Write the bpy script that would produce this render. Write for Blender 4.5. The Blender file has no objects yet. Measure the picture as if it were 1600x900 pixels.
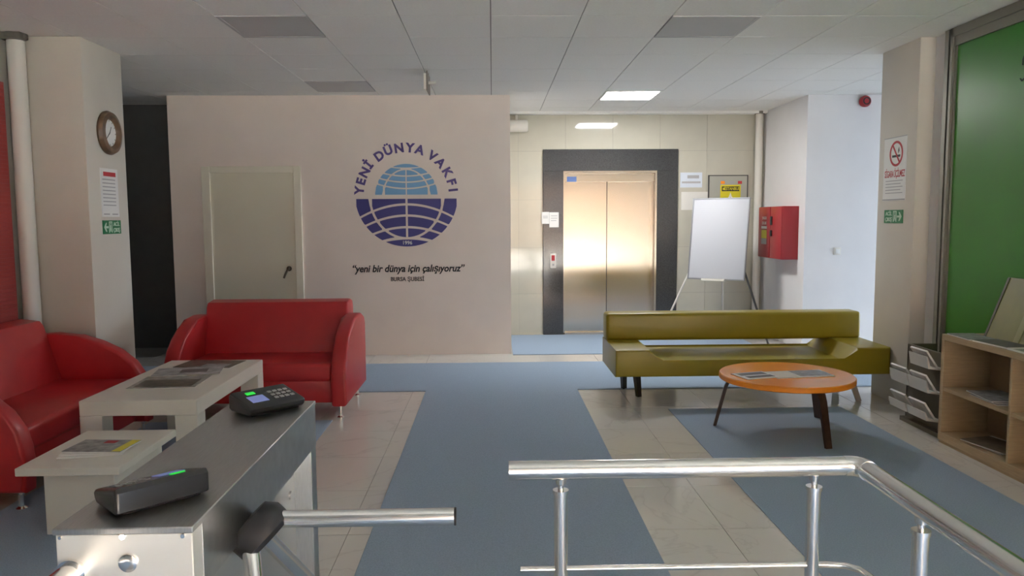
import bpy, bmesh, math, random
from mathutils import Vector, Matrix
random.seed(7)
S = bpy.context.scene
COL = S.collection
PI = math.pi
R = math.radians

# ------------------------------------------------------------------ camera, light, exposure
F = 1204.0
cam_d = bpy.data.cameras.new('camera'); cam = bpy.data.objects.new('camera', cam_d); COL.objects.link(cam)
cam_d.sensor_width = 36.0; cam_d.lens = 36.0 * F / 1600.0; cam_d.clip_start = .02; cam_d.clip_end = 200
ROT = (Matrix.Rotation(-math.atan(30 / F), 3, 'Z') @ Matrix.Rotation(PI / 2 - math.atan(108 / F), 3, 'X')
       @ Matrix.Rotation(R(-.35), 3, 'Z'))
cam.matrix_world = Matrix.Translation((0, 0, 1.49)) @ ROT.to_4x4()
S.camera = cam

W = bpy.data.worlds.new('sky'); S.world = W; W.use_nodes = True
bg = W.node_tree.nodes['Background']
bg.inputs[0].default_value = (.72, .84, 1.0, 1); bg.inputs[1].default_value = 5.0

sun_d = bpy.data.lights.new('sun', 'SUN'); sun = bpy.data.objects.new('sun', sun_d); COL.objects.link(sun)
sun_d.energy = 18.0; sun_d.color = (1, .90, .76); sun_d.angle = R(.6)
sun.rotation_euler = Vector((.8, -.25, -.8)).to_track_quat('-Z', 'Y').to_euler()

def portal(name, loc, direction, sx, sy):          # guides daylight through a real opening
    d = bpy.data.lights.new(name, 'AREA'); o = bpy.data.objects.new(name, d); COL.objects.link(o)
    d.shape = 'RECTANGLE'; d.size = sx; d.size_y = sy; d.cycles.is_portal = True
    o.location = loc; o.rotation_euler = Vector(direction).to_track_quat('-Z', 'Z').to_euler()
portal('entrance_portal', (1.5, -2.26, 1.25), (0, 1, 0), 3.6, 2.5)
portal('corridor_portal', (8.44, 7.15, 1.4), (-1, 0, 0), 2.1, 2.4)

S.view_settings.view_transform = 'Standard'; S.view_settings.look = 'None'
S.view_settings.gamma = 1.0; S.view_settings.use_curve_mapping = False
S.view_settings.exposure = 2.15
S.cycles.use_denoising = True
S.cycles.max_bounces = 10; S.cycles.diffuse_bounces = 6; S.cycles.glossy_bounces = 5
S.cycles.transparent_max_bounces = 12
S.cycles.caustics_reflective = False; S.cycles.caustics_refractive = False
S.cycles.sample_clamp_indirect = 6.0

# ------------------------------------------------------------------ materials
def srgb(r, g, b):
    f = lambda c: (c / 255 / 12.92) if c <= 10 else ((c / 255 + .055) / 1.055) ** 2.4
    return (f(r), f(g), f(b), 1)
MATS = {}
def mat(name, col, rough=.5, metal=0, noise=0, nscale=8, bump=0, bscale=60, emit=0, spec=.5, coat=0, stretch=None, col2=None):
    if name in MATS: return MATS[name]
    m = bpy.data.materials.new(name); m.use_nodes = True; MATS[name] = m
    nt = m.node_tree; b = nt.nodes['Principled BSDF']
    b.inputs['Base Color'].default_value = col
    b.inputs['Roughness'].default_value = rough; b.inputs['Metallic'].default_value = metal
    b.inputs['Specular IOR Level'].default_value = spec
    b.inputs['Coat Weight'].default_value = coat; b.inputs['Coat Roughness'].default_value = .08
    if emit:
        b.inputs['Emission Color'].default_value = col; b.inputs['Emission Strength'].default_value = emit
    if noise or bump:
        tc = nt.nodes.new('ShaderNodeTexCoord'); mp = nt.nodes.new('ShaderNodeMapping')
        nt.links.new(tc.outputs['Object'], mp.inputs[0])
        if stretch: mp.inputs['Scale'].default_value = stretch
    if noise:
        n = nt.nodes.new('ShaderNodeTexNoise'); n.inputs['Scale'].default_value = nscale; n.inputs['Detail'].default_value = 5
        nt.links.new(mp.outputs[0], n.inputs[0])
        r = nt.nodes.new('ShaderNodeValToRGB')
        c2 = col2 or tuple(c * (1 - noise) for c in col[:3]) + (1,)
        r.color_ramp.elements[0].color = c2; r.color_ramp.elements[1].color = col
        r.color_ramp.elements[0].position = .32; r.color_ramp.elements[1].position = .65
        nt.links.new(n.outputs[0], r.inputs[0]); nt.links.new(r.outputs[0], b.inputs['Base Color'])
    if bump:
        n2 = nt.nodes.new('ShaderNodeTexNoise'); n2.inputs['Scale'].default_value = bscale; n2.inputs['Detail'].default_value = 3
        nt.links.new(mp.outputs[0], n2.inputs[0])
        bp = nt.nodes.new('ShaderNodeBump'); bp.inputs['Strength'].default_value = bump; bp.inputs['Distance'].default_value = .01
        nt.links.new(n2.outputs[0], bp.inputs['Height']); nt.links.new(bp.outputs[0], b.inputs['Normal'])
    return m

M_wall = mat('pinkish wall paint', (.85, .755, .69, 1), .7, noise=.04, nscale=3)
M_white = mat('white wall paint', (.80, .79, .79, 1), .65, noise=.04, nscale=3)
M_pillar = mat('cream pillar paint', (.66, .62, .55, 1), .65, noise=.04, nscale=3)
M_unlit = mat('unlit corridor tone', (.10, .102, .102, 1), .6, noise=.1)  # darkness of the unlit left corridor put into the wall colour
M_tilec = mat('ceiling tile board', (.85, .85, .82, 1), .85, noise=.04, nscale=60, bump=.05, bscale=220)
M_grid = mat('ceiling grid shade', (.22, .22, .21, 1), .8)
M_grout = mat('floor grout', (.34, .33, .31, 1), .8)
M_carpet = mat('blue grey carpet', (.38, .48, .61, 1), .97, noise=.16, nscale=140, bump=.5, bscale=500, spec=.1)
M_redlea = mat('red leatherette', (.46, .022, .026, 1), .38, noise=.12, nscale=6, bump=.05, bscale=180)
M_green = mat('olive leatherette', (.30, .235, .012, 1), .36, noise=.10, nscale=5, bump=.04, bscale=180)
M_whtab = mat('white laminate', (.72, .70, .63, 1), .35, noise=.03, nscale=4)
M_orange = mat('orange laminate', (.90, .30, .025, 1), .22, noise=.08, nscale=7)
M_wal = mat('walnut bentwood', (.055, .026, .016, 1), .4, noise=.4, nscale=18, stretch=(6, 6, 1))
M_birch = mat('pale birch board', (.46, .34, .20, 1), .5, noise=.14, nscale=9, stretch=(1, 1, 12))
M_chrome = mat('polished chrome tube', (.90, .89, .87, 1), .20, 1, bump=.01, bscale=40)
M_steel = mat('brushed steel', (.56, .56, .55, 1), .34, 1, noise=.12, nscale=14, stretch=(40, 2, 2))
M_door = mat('elevator steel', (.64, .58, .50, 1), .13, 1, noise=.08, nscale=20, stretch=(60, 1, .4))
def brushed(m, aniso):
    nt = m.node_tree; b = nt.nodes['Principled BSDF']; b.inputs['Anisotropic'].default_value = aniso
    t = nt.nodes.new('ShaderNodeTangent'); t.direction_type = 'UV_MAP'; t.uv_map = 'brush'
    nt.links.new(t.outputs[0], b.inputs['Tangent'])
M_door.node_tree.nodes['Principled BSDF'].inputs['Roughness'].default_value = .25
brushed(M_door, .9)
M_alu = mat('aluminium frame', (.27, .26, .23, 1), .5, .85)
M_gran = mat('dark granite', (.07, .071, .075, 1), .12, noise=.5, nscale=160, spec=.6)
M_wtile = mat('beige glazed tile', (.57, .55, .46, 1), .06, noise=.06, nscale=4, spec=.5)
M_black = mat('black plastic', (.014, .014, .015, 1), .3, spec=.5, coat=.2)
M_dark = mat('dark rubber', (.018, .018, .02, 1), .5)
M_paper = mat('white paper', (.78, .78, .76, 1), .6)
M_paperg = mat('printed paper', (.34, .35, .36, 1), .4, noise=.6, nscale=22)
M_paperd = mat('dark print', (.08, .075, .075, 1), .4, noise=.6, nscale=26)
M_paperb = mat('brown print', (.14, .11, .075, 1), .4, noise=.6, nscale=20)
M_ink = mat('black ink', (.02, .02, .022, 1), .6)
M_greyink = mat('grey ink', (.40, .40, .41, 1), .6)
M_navy = mat('navy vinyl', (.055, .05, .24, 1), .5)
M_purp = mat('violet vinyl', (.10, .065, .25, 1), .5)
M_sky = mat('sky blue vinyl', (.20, .42, .68, 1), .5)
M_redink = mat('red print', (.45, .03, .04, 1), .6)
M_fire = mat('fire cabinet red', (.36, .022, .03, 1), .35)
M_signg = mat('exit sign green', (.012, .20, .07, 1), .4)
M_signw = mat('exit sign pale', (.55, .72, .58, 1), .4)
M_yel = mat('yellow sign', (.72, .62, .02, 1), .4)
M_pvc = mat('white plastic', (.74, .72, .66, 1), .4)
M_wood = mat('clock rim wood', (.17, .10, .055, 1), .4, noise=.35, nscale=14)
M_gpanel = mat('green glass panel', (.035, .24, .012, 1), .34, noise=.15, nscale=1.4)
M_rpanel = mat('red panel', (.37, .045, .04, 1), .5)
M_lampoff = mat('unlit lamp diffuser', (.50, .50, .50, 1), .5)
M_lamp = mat('lit lamp diffuser', (1, .98, .96, 1), .5, emit=14)
M_scr = mat('blue screen', (.16, .19, .42, 1), .3, emit=.12)
M_led = mat('green led', (.02, .55, .05, 1), .3, emit=.22)
M_blue = mat('blue display', (.05, .11, .28, 1), .3, emit=.1)
M_olive = mat('olive wood board', (.20, .185, .035, 1), .45, noise=.2, nscale=4)
M_drkbr = mat('dark rack board', (.16, .135, .095, 1), .5, noise=.2, nscale=8)
M_facade = mat('sunlit orange facade', (.20, .105, .045, 1), .85, noise=.06, nscale=1)
M_pave = mat('pale pavement', (.64, .60, .53, 1), .85, noise=.1, nscale=3)

def marble():
    m = bpy.data.materials.new('grey veined marble'); m.use_nodes = True
    nt = m.node_tree; b = nt.nodes['Principled BSDF']
    b.inputs['Roughness'].default_value = .09; b.inputs['Specular IOR Level'].default_value = .5
    g = nt.nodes.new('ShaderNodeNewGeometry')
    n = nt.nodes.new('ShaderNodeTexNoise'); n.inputs['Scale'].default_value = 1.1; n.inputs['Detail'].default_value = 7
    n.inputs['Distortion'].default_value = 1.6
    nt.links.new(g.outputs['Position'], n.inputs[0])
    r = nt.nodes.new('ShaderNodeValToRGB'); e = r.color_ramp.elements
    base = (.66, .64, .60, 1)
    e[0].position = 0; e[0].color = base; e[1].position = 1; e[1].color = (.70, .68, .64, 1)
    for p, c in ((.485, base), (.50, (.60, .575, .54, 1)), (.515, base)):
        k = e.new(p); k.color = c
    nt.links.new(n.outputs[0], r.inputs[0]); nt.links.new(r.outputs[0], b.inputs['Base Color'])
    return m
M_marble = marble()
def glassmat():
    m = bpy.data.materials.new('clear window glass'); m.use_nodes = True; nt = m.node_tree; nt.nodes.clear()
    o = nt.nodes.new('ShaderNodeOutputMaterial'); t = nt.nodes.new('ShaderNodeBsdfTransparent'); g = nt.nodes.new('ShaderNodeBsdfGlossy')
    g.inputs['Roughness'].default_value = .01; x = nt.nodes.new('ShaderNodeMixShader'); x.inputs[0].default_value = .06
    nt.links.new(t.outputs[0], x.inputs[1]); nt.links.new(g.outputs[0], x.inputs[2]); nt.links.new(x.outputs[0], o.inputs[0])
    return m
M_glass = glassmat()

# ------------------------------------------------------------------ mesh helpers
def box(bm, x0, x1, y0, y1, z0, z1, bev=0, seg=2, mx=None):
    v = [bm.verts.new((x, y, z)) for x in (x0, x1) for y in (y0, y1) for z in (z0, z1)]
    fs = [bm.faces.new([v[i] for i in q]) for q in ((0, 1, 3, 2), (4, 6, 7, 5), (0, 4, 5, 1), (2, 3, 7, 6), (0, 2, 6, 4), (1, 5, 7, 3))]
    if bev:
        es = list({e for f in fs for e in f.edges})
        r = bmesh.ops.bevel(bm, geom=es, offset=bev, segments=seg, affect='EDGES', profile=.5)
        v = list({w for f in r['faces'] for w in f.verts} | {w for w in v if w.is_valid})
    if mx is not None:
        for w in v: w.co = mx @ w.co
    return bm
def cyl(bm, p0, p1, r0, r1=None, seg=20, cap=True):
    p0, p1 = Vector(p0), Vector(p1); r1 = r0 if r1 is None else r1
    q = (p1 - p0).to_track_quat('Z', 'Y')
    rings = []
    for p, r in ((p0, r0), (p1, r1)):
        rings.append([bm.verts.new(p + q @ Vector((r * math.cos(2 * PI * i / seg), r * math.sin(2 * PI * i / seg), 0))) for i in range(seg)])
    for i in range(seg):
        j = (i + 1) % seg; bm.faces.new((rings[0][i], rings[0][j], rings[1][j], rings[1][i]))
    if cap: bm.faces.new(rings[0][::-1]); bm.faces.new(rings[1])
    return bm
def tube(bm, pts, r, seg=16):
    pts = [Vector(p) for p in pts]; rings = []; q = None
    for i, p in enumerate(pts):
        t = (pts[min(i + 1, len(pts) - 1)] - pts[max(i - 1, 0)]).normalized()
        if q is None: q = t.to_track_quat('Z', 'Y')
        else: q = (q @ Vector((0, 0, 1))).rotation_difference(t) @ q
        rings.append([bm.verts.new(p + q @ Vector((r * math.cos(2 * PI * k / seg), r * math.sin(2 * PI * k / seg), 0))) for k in range(seg)])
    for a, b in zip(rings, rings[1:]):
        for k in range(seg):
            j = (k + 1) % seg; bm.faces.new((a[k], a[j], b[j], b[k]))
    bm.faces.new(rings[0][::-1]); bm.faces.new(rings[-1]); return bm
def prism(bm, poly, axis, a0, a1, bev=0, seg=3):
    """poly: 2D points; axis 'x' -> (y,z), 'y' -> (x,z), 'z' -> (x,y)."""
    def P(u, w, a): return {'x': (a, u, w), 'y': (u, a, w), 'z': (u, w, a)}[axis]
    A = [bm.verts.new(P(u, w, a0)) for u, w in poly]; B = [bm.verts.new(P(u, w, a1)) for u, w in poly]
    fs = [bm.faces.new(A), bm.faces.new(B[::-1])]
    n = len(poly)
    for i in range(n):
        j = (i + 1) % n; fs.append(bm.faces.new((A[j], A[i], B[i], B[j])))
    if bev:
        es = list({e for e in fs[0].edges} | {e for e in fs[1].edges})
        bmesh.ops.bevel(bm, geom=es, offset=bev, segments=seg, affect='EDGES', profile=.5)
    return bm
def lathe(bm, prof, mx=Matrix(), seg=32, closed=False):
    rings = []
    for r, z in prof:
        rings.append([bm.verts.new(mx @ Vector((r * math.cos(2 * PI * k / seg), r * math.sin(2 * PI * k / seg), z))) for k in range(seg)])
    for a, b in zip(rings, rings[1:]):
        for k in range(seg):
            j = (k + 1) % seg; bm.faces.new((a[k], a[j], b[j], b[k]))
    if closed:
        for k in range(seg):
            j = (k + 1) % seg; bm.faces.new((rings[-1][k], rings[-1][j], rings[0][j], rings[0][k]))
    else: bm.faces.new(rings[0][::-1]); bm.faces.new(rings[-1])
    return bm
def NB(): return bmesh.new()
def BX(*a, **k): return box(NB(), *a, **k)

BASE = {}
def chain(o):
    v = Vector((0, 0, 0))
    while o is not None:
        if o.get('_root_local'): return v
        v = v + o.location; o = o.parent
    return v
def obj(name, bm, m, parent=None, label=None):
    bmesh.ops.recalc_face_normals(bm, faces=bm.faces)
    for e in bm.edges:
        e.smooth = len(e.link_faces) == 2 and e.calc_face_angle(0) < R(38)
    for f in bm.faces: f.smooth = True
    vs = [v.co for v in bm.verts]
    lo = Vector([min(c[i] for c in vs) for i in range(3)]); hi = Vector([max(c[i] for c in vs) for i in range(3)])
    c = Vector(((lo.x + hi.x) / 2, (lo.y + hi.y) / 2, lo.z))
    bmesh.ops.translate(bm, verts=bm.verts, vec=-c)
    me = bpy.data.meshes.new(name); bm.to_mesh(me); bm.free(); me.materials.append(m)
    if m is M_door:
        uv = me.uv_layers.new(name='brush')
        for l in me.loops: co = me.vertices[l.vertex_index].co; uv.data[l.index].uv = (co.x + .3 * co.y, co.z)
    o = bpy.data.objects.new(name, me); COL.objects.link(o)
    o.location = c - (chain(parent) if parent else Vector())
    o.parent = parent
    if label: o['label'] = label
    return o
def thing(name, label, cat, loc=(0, 0, 0), rotz=0, group=None, local=False):
    o = bpy.data.objects.new(name, None); COL.objects.link(o); o.empty_display_size = .1
    o.location = loc; o.rotation_euler = (0, 0, rotz); o['label'] = label; o['category'] = cat
    if group: o['group'] = group
    if local: o['_root_local'] = 1
    return o
def tag(o, label, cat, group=None):
    o['label'] = label; o['category'] = cat
    if group: o['group'] = group
    return o
def struct(name, bm, m, parent=None):
    o = obj(name, bm, m, parent)
    if parent is None: o['kind'] = 'structure'
    return o
def text_bm(body, size, mx, depth=.002, shear=0, bold=0, align='CENTER', xs=1):
    """lettering as thin raised mesh; local x = reading direction, y = up, z = towards the reader"""
    c = bpy.data.curves.new('lettering', 'FONT'); c.body = body; c.size = size; c.extrude = depth / 2
    c.shear = shear; c.offset = bold; c.align_x = align; c.align_y = 'CENTER'; c.resolution_u = 3
    t = bpy.data.objects.new('lettering', c); COL.objects.link(t)
    dg = bpy.context.evaluated_depsgraph_get(); me = bpy.data.meshes.new_from_object(t.evaluated_get(dg))
    bpy.data.objects.remove(t); bpy.data.curves.remove(c)
    bm = NB(); bm.from_mesh(me); bpy.data.meshes.remove(me)
    for v in bm.verts: v.co = mx @ Vector((v.co.x * xs, v.co.y, v.co.z))
    return bm
def merge(*bms):
    out = bms[0]
    for b in bms[1:]:
        me = bpy.data.meshes.new('t'); b.to_mesh(me); b.free(); out.from_mesh(me); bpy.data.meshes.remove(me)
    return out
def frame_mx(origin, right, up):
    r = Vector(right).normalized(); u = Vector(up).normalized(); n = r.cross(u)
    m = Matrix((r, u, n)).transposed().to_4x4(); m.translation = Vector(origin); return m
def plate(mx, x0, x1, y0, y1, d0=0, d1=.002):
    return box(NB(), x0, x1, y0, y1, d0, d1, mx=mx)
def poly_plate(mx, pts, d0, d1):
    bm = NB(); prism(bm, pts, 'z', d0, d1)
    for v in bm.verts: v.co = mx @ v.co
    return bm

CEIL = 2.82
# ------------------------------------------------------------------ floor
fl = struct('floor', BX(-5.4, 8.6, -2.4, 10.1, -.12, -.004), M_grout)
carp = {'runner': (-.59, .73, -1.6, 6.60), 'cross': (-5.0, 4.6, 6.60, 7.90), 'right': (1.36, 2.72, -1.6, 5.87),
        'left': (-2.55, -1.20, -1.6, 5.66), 'lift': (.215, 3.05, 8.36, 9.78)}
tile_me = None
def covered(x, y):
    return any(a <= x - .3 and x + .3 <= b and c <= y - .3 and y + .3 <= d for a, b, c, d in carp.values())
for i in range(-8, 10):
    for j in range(-3, 16):
        cx = -.70 + .6 * i + .3; cy = 4.16 + .6 * (j - 5) + .3 - .6
        if not (-5.1 < cx < 5.9 and .6 < cy < 9.9) or covered(cx, cy): continue
        if cx < -3.6 and cy < 6.2: continue
        if cx > 3.5 and (cy < 5.6 or cy > 8.6): continue
        if cx < .0 and cy > 8.7 and cx > -3.3: continue
        if tile_me is None:
            t = obj('floor_tile', BX(-.2985, .2985, -.2985, .2985, -.012, 0), M_marble, fl); tile_me = t.data
        else:
            t = bpy.data.objects.new('floor_tile', tile_me); COL.objects.link(t); t.parent = fl
        t.location = Vector((cx, cy, -.012)) - fl.location
def carpet(name, key, label, h=.007):
    a, b, c, d = carp[key]
    o = obj(name, BX(a, b, c, d, 0, h, bev=.002, seg=1), M_carpet); tag(o, label, 'carpet'); return o
carpet('carpet_runner', 'runner', 'blue carpet runner leading straight up the middle of the lobby', .009)
carpet('carpet_runner', 'cross', 'blue carpet runner laid crosswise along the logo wall', .008)
carpet('carpet_runner', 'right', 'blue carpet under the orange round table')
carpet('carpet_runner', 'left', 'blue carpet under the white tables in front of the red sofa')
carpet('carpet_mat', 'lift', 'blue carpet in front of the elevator doors')

# ------------------------------------------------------------------ ceiling
ce = struct('ceiling', BX(-5.4, 8.6, -2.4, 10.1, CEIL + .008, CEIL + .12), M_grid)
ctm = None
lamps = {(-3, 0): 0, (2, 0): 0, (-3, 4): 0, (2, 5): 1}
for i in range(-8, 10):
    for j in range(-8, 8):
        x, y = .6 * i + .3, 5.2 + .6 * j + .3
        if (i, j) in lamps: continue
        if (x < -3.7 and y < 6.2) or (x > 3.7 and y < 5.7): continue
        if ctm is None:
            t = obj('ceiling_tile', BX(-.2965, .2965, -.2965, .2965, 0, .012), M_tilec, ce); ctm = t.data
        else:
            t = bpy.data.objects.new('ceiling_tile', ctm); COL.objects.link(t); t.parent = ce
        t.location = Vector((x, y, CEIL + .0005 * random.uniform(-1, 1))) - ce.location
lamp_lab = {(-3, 0): 'unlit grey square ceiling light above the white tables', (2, 0): 'unlit grey square ceiling light above the orange table',
            (-3, 4): 'unlit grey square ceiling light near the logo wall', (2, 5): 'lit white square ceiling light in front of the elevator'}
for (i, j), on in lamps.items():
    x, y = .6 * i, 5.2 + .6 * j
    t = thing('ceiling_light', lamp_lab[(i, j)], 'ceiling light', (x + .3, y + .3, CEIL), group='square ceiling lights')
    bm = NB()
    for a in ((x + .004, x + .025, y + .004, y + .596), (x + .575, x + .596, y + .004, y + .596), (x + .025, x + .575, y + .004, y + .025), (x + .025, x + .575, y + .575, y + .596)):
        box(bm, *a, CEIL - .006, CEIL + .012)
    obj('frame', bm, M_pvc if on else M_lampoff, t)
    obj('diffuser', BX(x + .025, x + .575, y + .025, y + .575, CEIL - .003, CEIL + .01), M_lamp if on else M_lampoff, t)

# ------------------------------------------------------------------ walls
wb = struct('wall_back', BX(-3.46, .20, 8.45, 10.0, 0, CEIL), M_wall)
struct('wall_left', BX(-3.60, -3.45, -2.4, 5.80, 0, CEIL), mat('low-bounce wall grey', (.42, .41, .38, 1), .65))  # wall colour darkened to cut bounced light on the left side
struct('wall_left_corridor', BX(-5.4, -3.45, 5.80, 6.0, 0, CEIL), M_white)
struct('wall_left_end', BX(-5.4, -5.2, 6.0, 9.1, 0, CEIL), M_unlit)
struct('wall_dark', BX(-5.4, -3.46, 9.10, 9.3, 0, CEIL), M_unlit)
struct('wall_right', BX(3.32, 3.50, -2.4, 5.80, 0, CEIL), M_white)
struct('wall_right_corridor', BX(3.60, 8.6, 5.80, 6.0, 0, CEIL), M_white)
struct('wall_side', BX(3.46, 8.6, 8.48, 10.0, 0, CEIL), M_white)
struct('pillar_left', BX(-3.45, -2.96, 5.77, 6.38, 0, CEIL, bev=.006, seg=2), M_pillar)
struct('pillar_right', BX(3.20, 3.62, 5.80, 6.36, 0, CEIL, bev=.006, seg=2), M_pillar)
# corridor window at the far right (out of view) and the entrance behind the camera
bm = NB()
for a in ((8.45, 8.6, 6.0, 6.1, 0, CEIL), (8.45, 8.6, 8.2, 8.48, 0, CEIL), (8.45, 8.6, 6.1, 8.2, 0, .20), (8.45, 8.6, 6.1, 8.2, 2.60, CEIL)): box(bm, *a)
struct('wall_corridor_end', bm, M_white)
w2 = struct('window_2', BX(8.48, 8.55, 7.12, 7.18, .20, 2.60), M_pvc)
for a in ((6.1, 7.12), (7.18, 8.2)): obj('pane', BX(8.51, 8.52, a[0], a[1], .20, 2.60), M_glass, w2)
bm = NB()
for a in ((-5.4, -.3, -2.4, -2.2, 0, CEIL), (3.3, 6.1, -2.4, -2.2, 0, CEIL), (-.3, 3.3, -2.4, -2.2, 2.5, CEIL)): box(bm, *a)
struct('wall_front', bm, M_white)
bm = NB()
for x in (-.3, .88, 2.06, 3.24): box(bm, x, x + .06, -2.33, -2.27, 0, 2.5)
box(bm, -.3, 3.3, -2.33, -2.27, 2.44, 2.5)
w1 = struct('window_1', bm, M_alu)
for x in (-.24, .94, 2.12): obj('pane', BX(x, x + 1.12, -2.305, -2.295, 0, 2.44), M_glass, w1)

# far wall round the elevator, faced with glazed tiles
EY = 9.86
bm = NB()
for a in ((.20, .905, EY, 10.05, 0, CEIL), (2.098, 3.46, EY, 10.05, 0, CEIL), (.905, 2.098, EY, 10.05, 2.09, CEIL), (.905, 2.098, EY + .13, 10.05, 0, 2.09)): box(bm, *a)
wf = struct('wall_far', bm, M_grout)
zs = [0, .53, 1.12, 1.73, 2.34, CEIL]; xs = [.20, .335, .935, 1.535, 2.135, 2.735, 3.335, 3.46]
for z0, z1 in zip(zs, zs[1:]):
    for x0, x1 in zip(xs, xs[1:]):
        if z1 <= 2.35:
            parts = [(x0, min(x1, .645)), (max(x0, 2.365), x1)]
        else: parts = [(x0, x1)]
        for a, b in parts:
            if b - a > .02: obj('wall_tile', BX(a + .0012, b - .0012, EY - .01, EY, z0 + .0012, z1 - .0012), M_wtile, wf)
struct('trim_1', BX(.20, 3.46, EY - .14, EY - .01, CEIL - .03, CEIL + .004), M_tilec)

# painted door in the logo wall
WY = 8.45
d1 = struct('door_1', BX(-3.03, -2.14, WY - .012, WY + .002, .01, 2.0), mat('cream door paint', (.76, .72, .58, 1), .5))
bm = NB()
for a in ((-3.12, -3.03, 0, 2.07), (-2.14, -2.06, 0, 2.07), (-3.03, -2.14, 2.0, 2.07)): box(bm, a[0], a[1], WY - .028, WY, a[2], a[3], bev=.004, seg=1)
obj('door_frame', bm, mat('cream door frame', (.80, .76, .64, 1), .45), d1)
bm = NB(); cyl(bm, (-2.215, WY - .012, .965), (-2.215, WY - .02, .965), .028); cyl(bm, (-2.215, WY - .02, .965), (-2.215, WY - .055, .965), .010)
tube(bm, [(-2.205, WY - .055, .985), (-2.225, WY - .057, .95), (-2.25, WY - .057, .90), (-2.265, WY - .055, .865)], .011)
obj('door_handle', bm, mat('aged brass lever', (.12, .09, .06, 1), .4, .8), d1)

# ------------------------------------------------------------------ elevator
el = thing('elevator_entrance', 'steel elevator doors in a wide dark granite surround', 'elevator', (1.5, EY, 0))
for nm, a in (('surround_jamb', (.645, .905, 0, 2.09)), ('surround_jamb', (2.098, 2.365, 0, 2.09)), ('surround_header', (.645, 2.365, 2.09, 2.36))):
    obj(nm, BX(a[0], a[1], EY - .035, EY + .06, a[2], a[3], bev=.003, seg=1), M_gran, el)
bm = NB()
box(bm, .905, .925, EY - .03, EY + .12, 0, 2.09); box(bm, 2.075, 2.098, EY - .03, EY + .12, 0, 2.09); box(bm, .925, 2.075, EY - .03, EY + .12, 2.06, 2.09)
obj('steel_lining', bm, M_door, el)
obj('door_panel', BX(.92, 1.470, EY + .05, EY + .07, .02, 2.06, bev=.002, seg=1), M_door, el)
obj('door_panel', BX(1.44, 2.08, EY + .075, EY + .095, .02, 2.06, bev=.002, seg=1), M_door, el)
obj('door_seam', BX(1.466, 1.474, EY + .046, EY + .076, .02, 1.956), M_dark, el)
obj('door_header', BX(.925, 2.075, EY + .02, EY + .10, 1.955, 2.06, bev=.002, seg=1), M_door, el)
obj('floor_display', BX(.955, 1.075, EY + .008, EY + .02, 1.955, 2.02), M_blue, el)
obj('door_sill', BX(.905, 2.098, EY - .03, EY + .12, 0, .022), M_chrome, el)
cb = obj('call_button_plate', BX(.735, .810, EY - .045, EY - .034, .86, 1.05, bev=.006), M_pvc, el)
obj('call_button', BX(.752, .793, EY - .052, EY - .044, .955, 1.025, bev=.004), M_redink, cb)
obj('key_switch', BX(.762, .784, EY - .049, EY - .044, .89, .915), M_greyink, cb)

def sheet(name, label, cat, mx, w, h, lines=(), m=M_paper, group=None, extra=()):
    """a notice: a thin sheet with printed lines; mx is the sheet's centre frame"""
    t = thing(name, label, cat, mx.translation, group=group)
    obj('sheet', plate(mx, -w / 2, w / 2, -h / 2, h / 2, 0, .003), m, t)
    if lines:
        bms = [plate(mx, a, b, y - k, y + k, .003, .0036) for a, b, y, k in lines]
        obj('printed_lines', merge(*bms), M_greyink, t)['kind'] = 'stuff'
    for nm, bmx, mm in extra: obj(nm, bmx, mm, t)
    return t
def wallY(x, y, z): return frame_mx((x, y, z), (1, 0, 0), (0, 0, 1))
FY = EY - .035
mx = wallY(.675, FY, 1.50); sheet('notice', 'small white card on the granite surround beside the taller sheet', 'notice', mx, .095, .15, [(-.03, .03, .02, .004), (-.03, .03, 0, .004)])
mx = wallY(.785, FY, 1.475); sheet('notice', 'taller white sheet on the granite surround above the call button', 'notice', mx, .12, .19, [(-.04, .04, .05, .004), (-.04, .04, .02, .004), (-.04, .03, -.01, .004)])
TY = EY - .01
mx = wallY(2.54, TY, 1.97); sheet('notice', 'pale blue and white notice on tiles above another paper', 'notice', mx, .28, .19, [(-.12, .12, -.03, .012), (-.05, .1, .04, .02)], mat('pale blue paper', (.66, .72, .80, 1), .3))
mx = wallY(2.585, TY, 1.705); sheet('notice', 'plain white paper on tiles below the pale blue notice', 'notice', mx, .34, .23, (), mat('cream paper', (.76, .75, .70, 1), .3))

# electric panel with a yellow warning sign
ep = thing('electric_panel', 'grey metal panel on the tiled wall with yellow warning sign', 'panel', (3.01, TY, 1.55))
obj('door', BX(2.765, 3.255, TY - .02, TY, 1.40, 2.02, bev=.003, seg=1), mat('grey panel steel', (.42, .42, .36, 1), .35), ep)
bm = NB()
for a in ((2.755, 2.768, 1.39, 2.03), (3.252, 3.265, 1.39, 2.03), (2.755, 3.265, 2.018, 2.03), (2.755, 3.265, 1.39, 1.402)): box(bm, a[0], a[1], TY - .024, TY, a[2], a[3])
obj('frame', bm, mat('dark panel frame', (.06, .06, .055, 1), .4), ep)
mx = wallY(3.04, TY - .021, 1.78)
ys = obj('warning_sign', plate(mx, -.13, .13, -.20, .125, 0, .004), M_yel, ep)
obj('sign_band', plate(mx, -.112, .112, .045, .105, .004, .006), M_ink, ys)
obj('sign_text', merge(text_bm('İSTANBUL', .052, mx @ Matrix.Translation((.02, .075, .006)), bold=.001, xs=.82), plate(mx, -.10, -.072, .06, .09, .006, .008)), M_yel, ys)
obj('flame_symbol', merge(poly_plate(mx, [(-.035, -.09), (.035, -.09), (.04, -.05), (.012, -.01), (0, .03), (-.016, -.015), (-.04, -.055)], .004, .006)), M_paper, ys)
obj('flame_core', poly_plate(mx, [(-.014, -.085), (.014, -.085), (.016, -.06), (0, -.03), (-.016, -.06)], .006, .0075), M_ink, ys)
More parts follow.
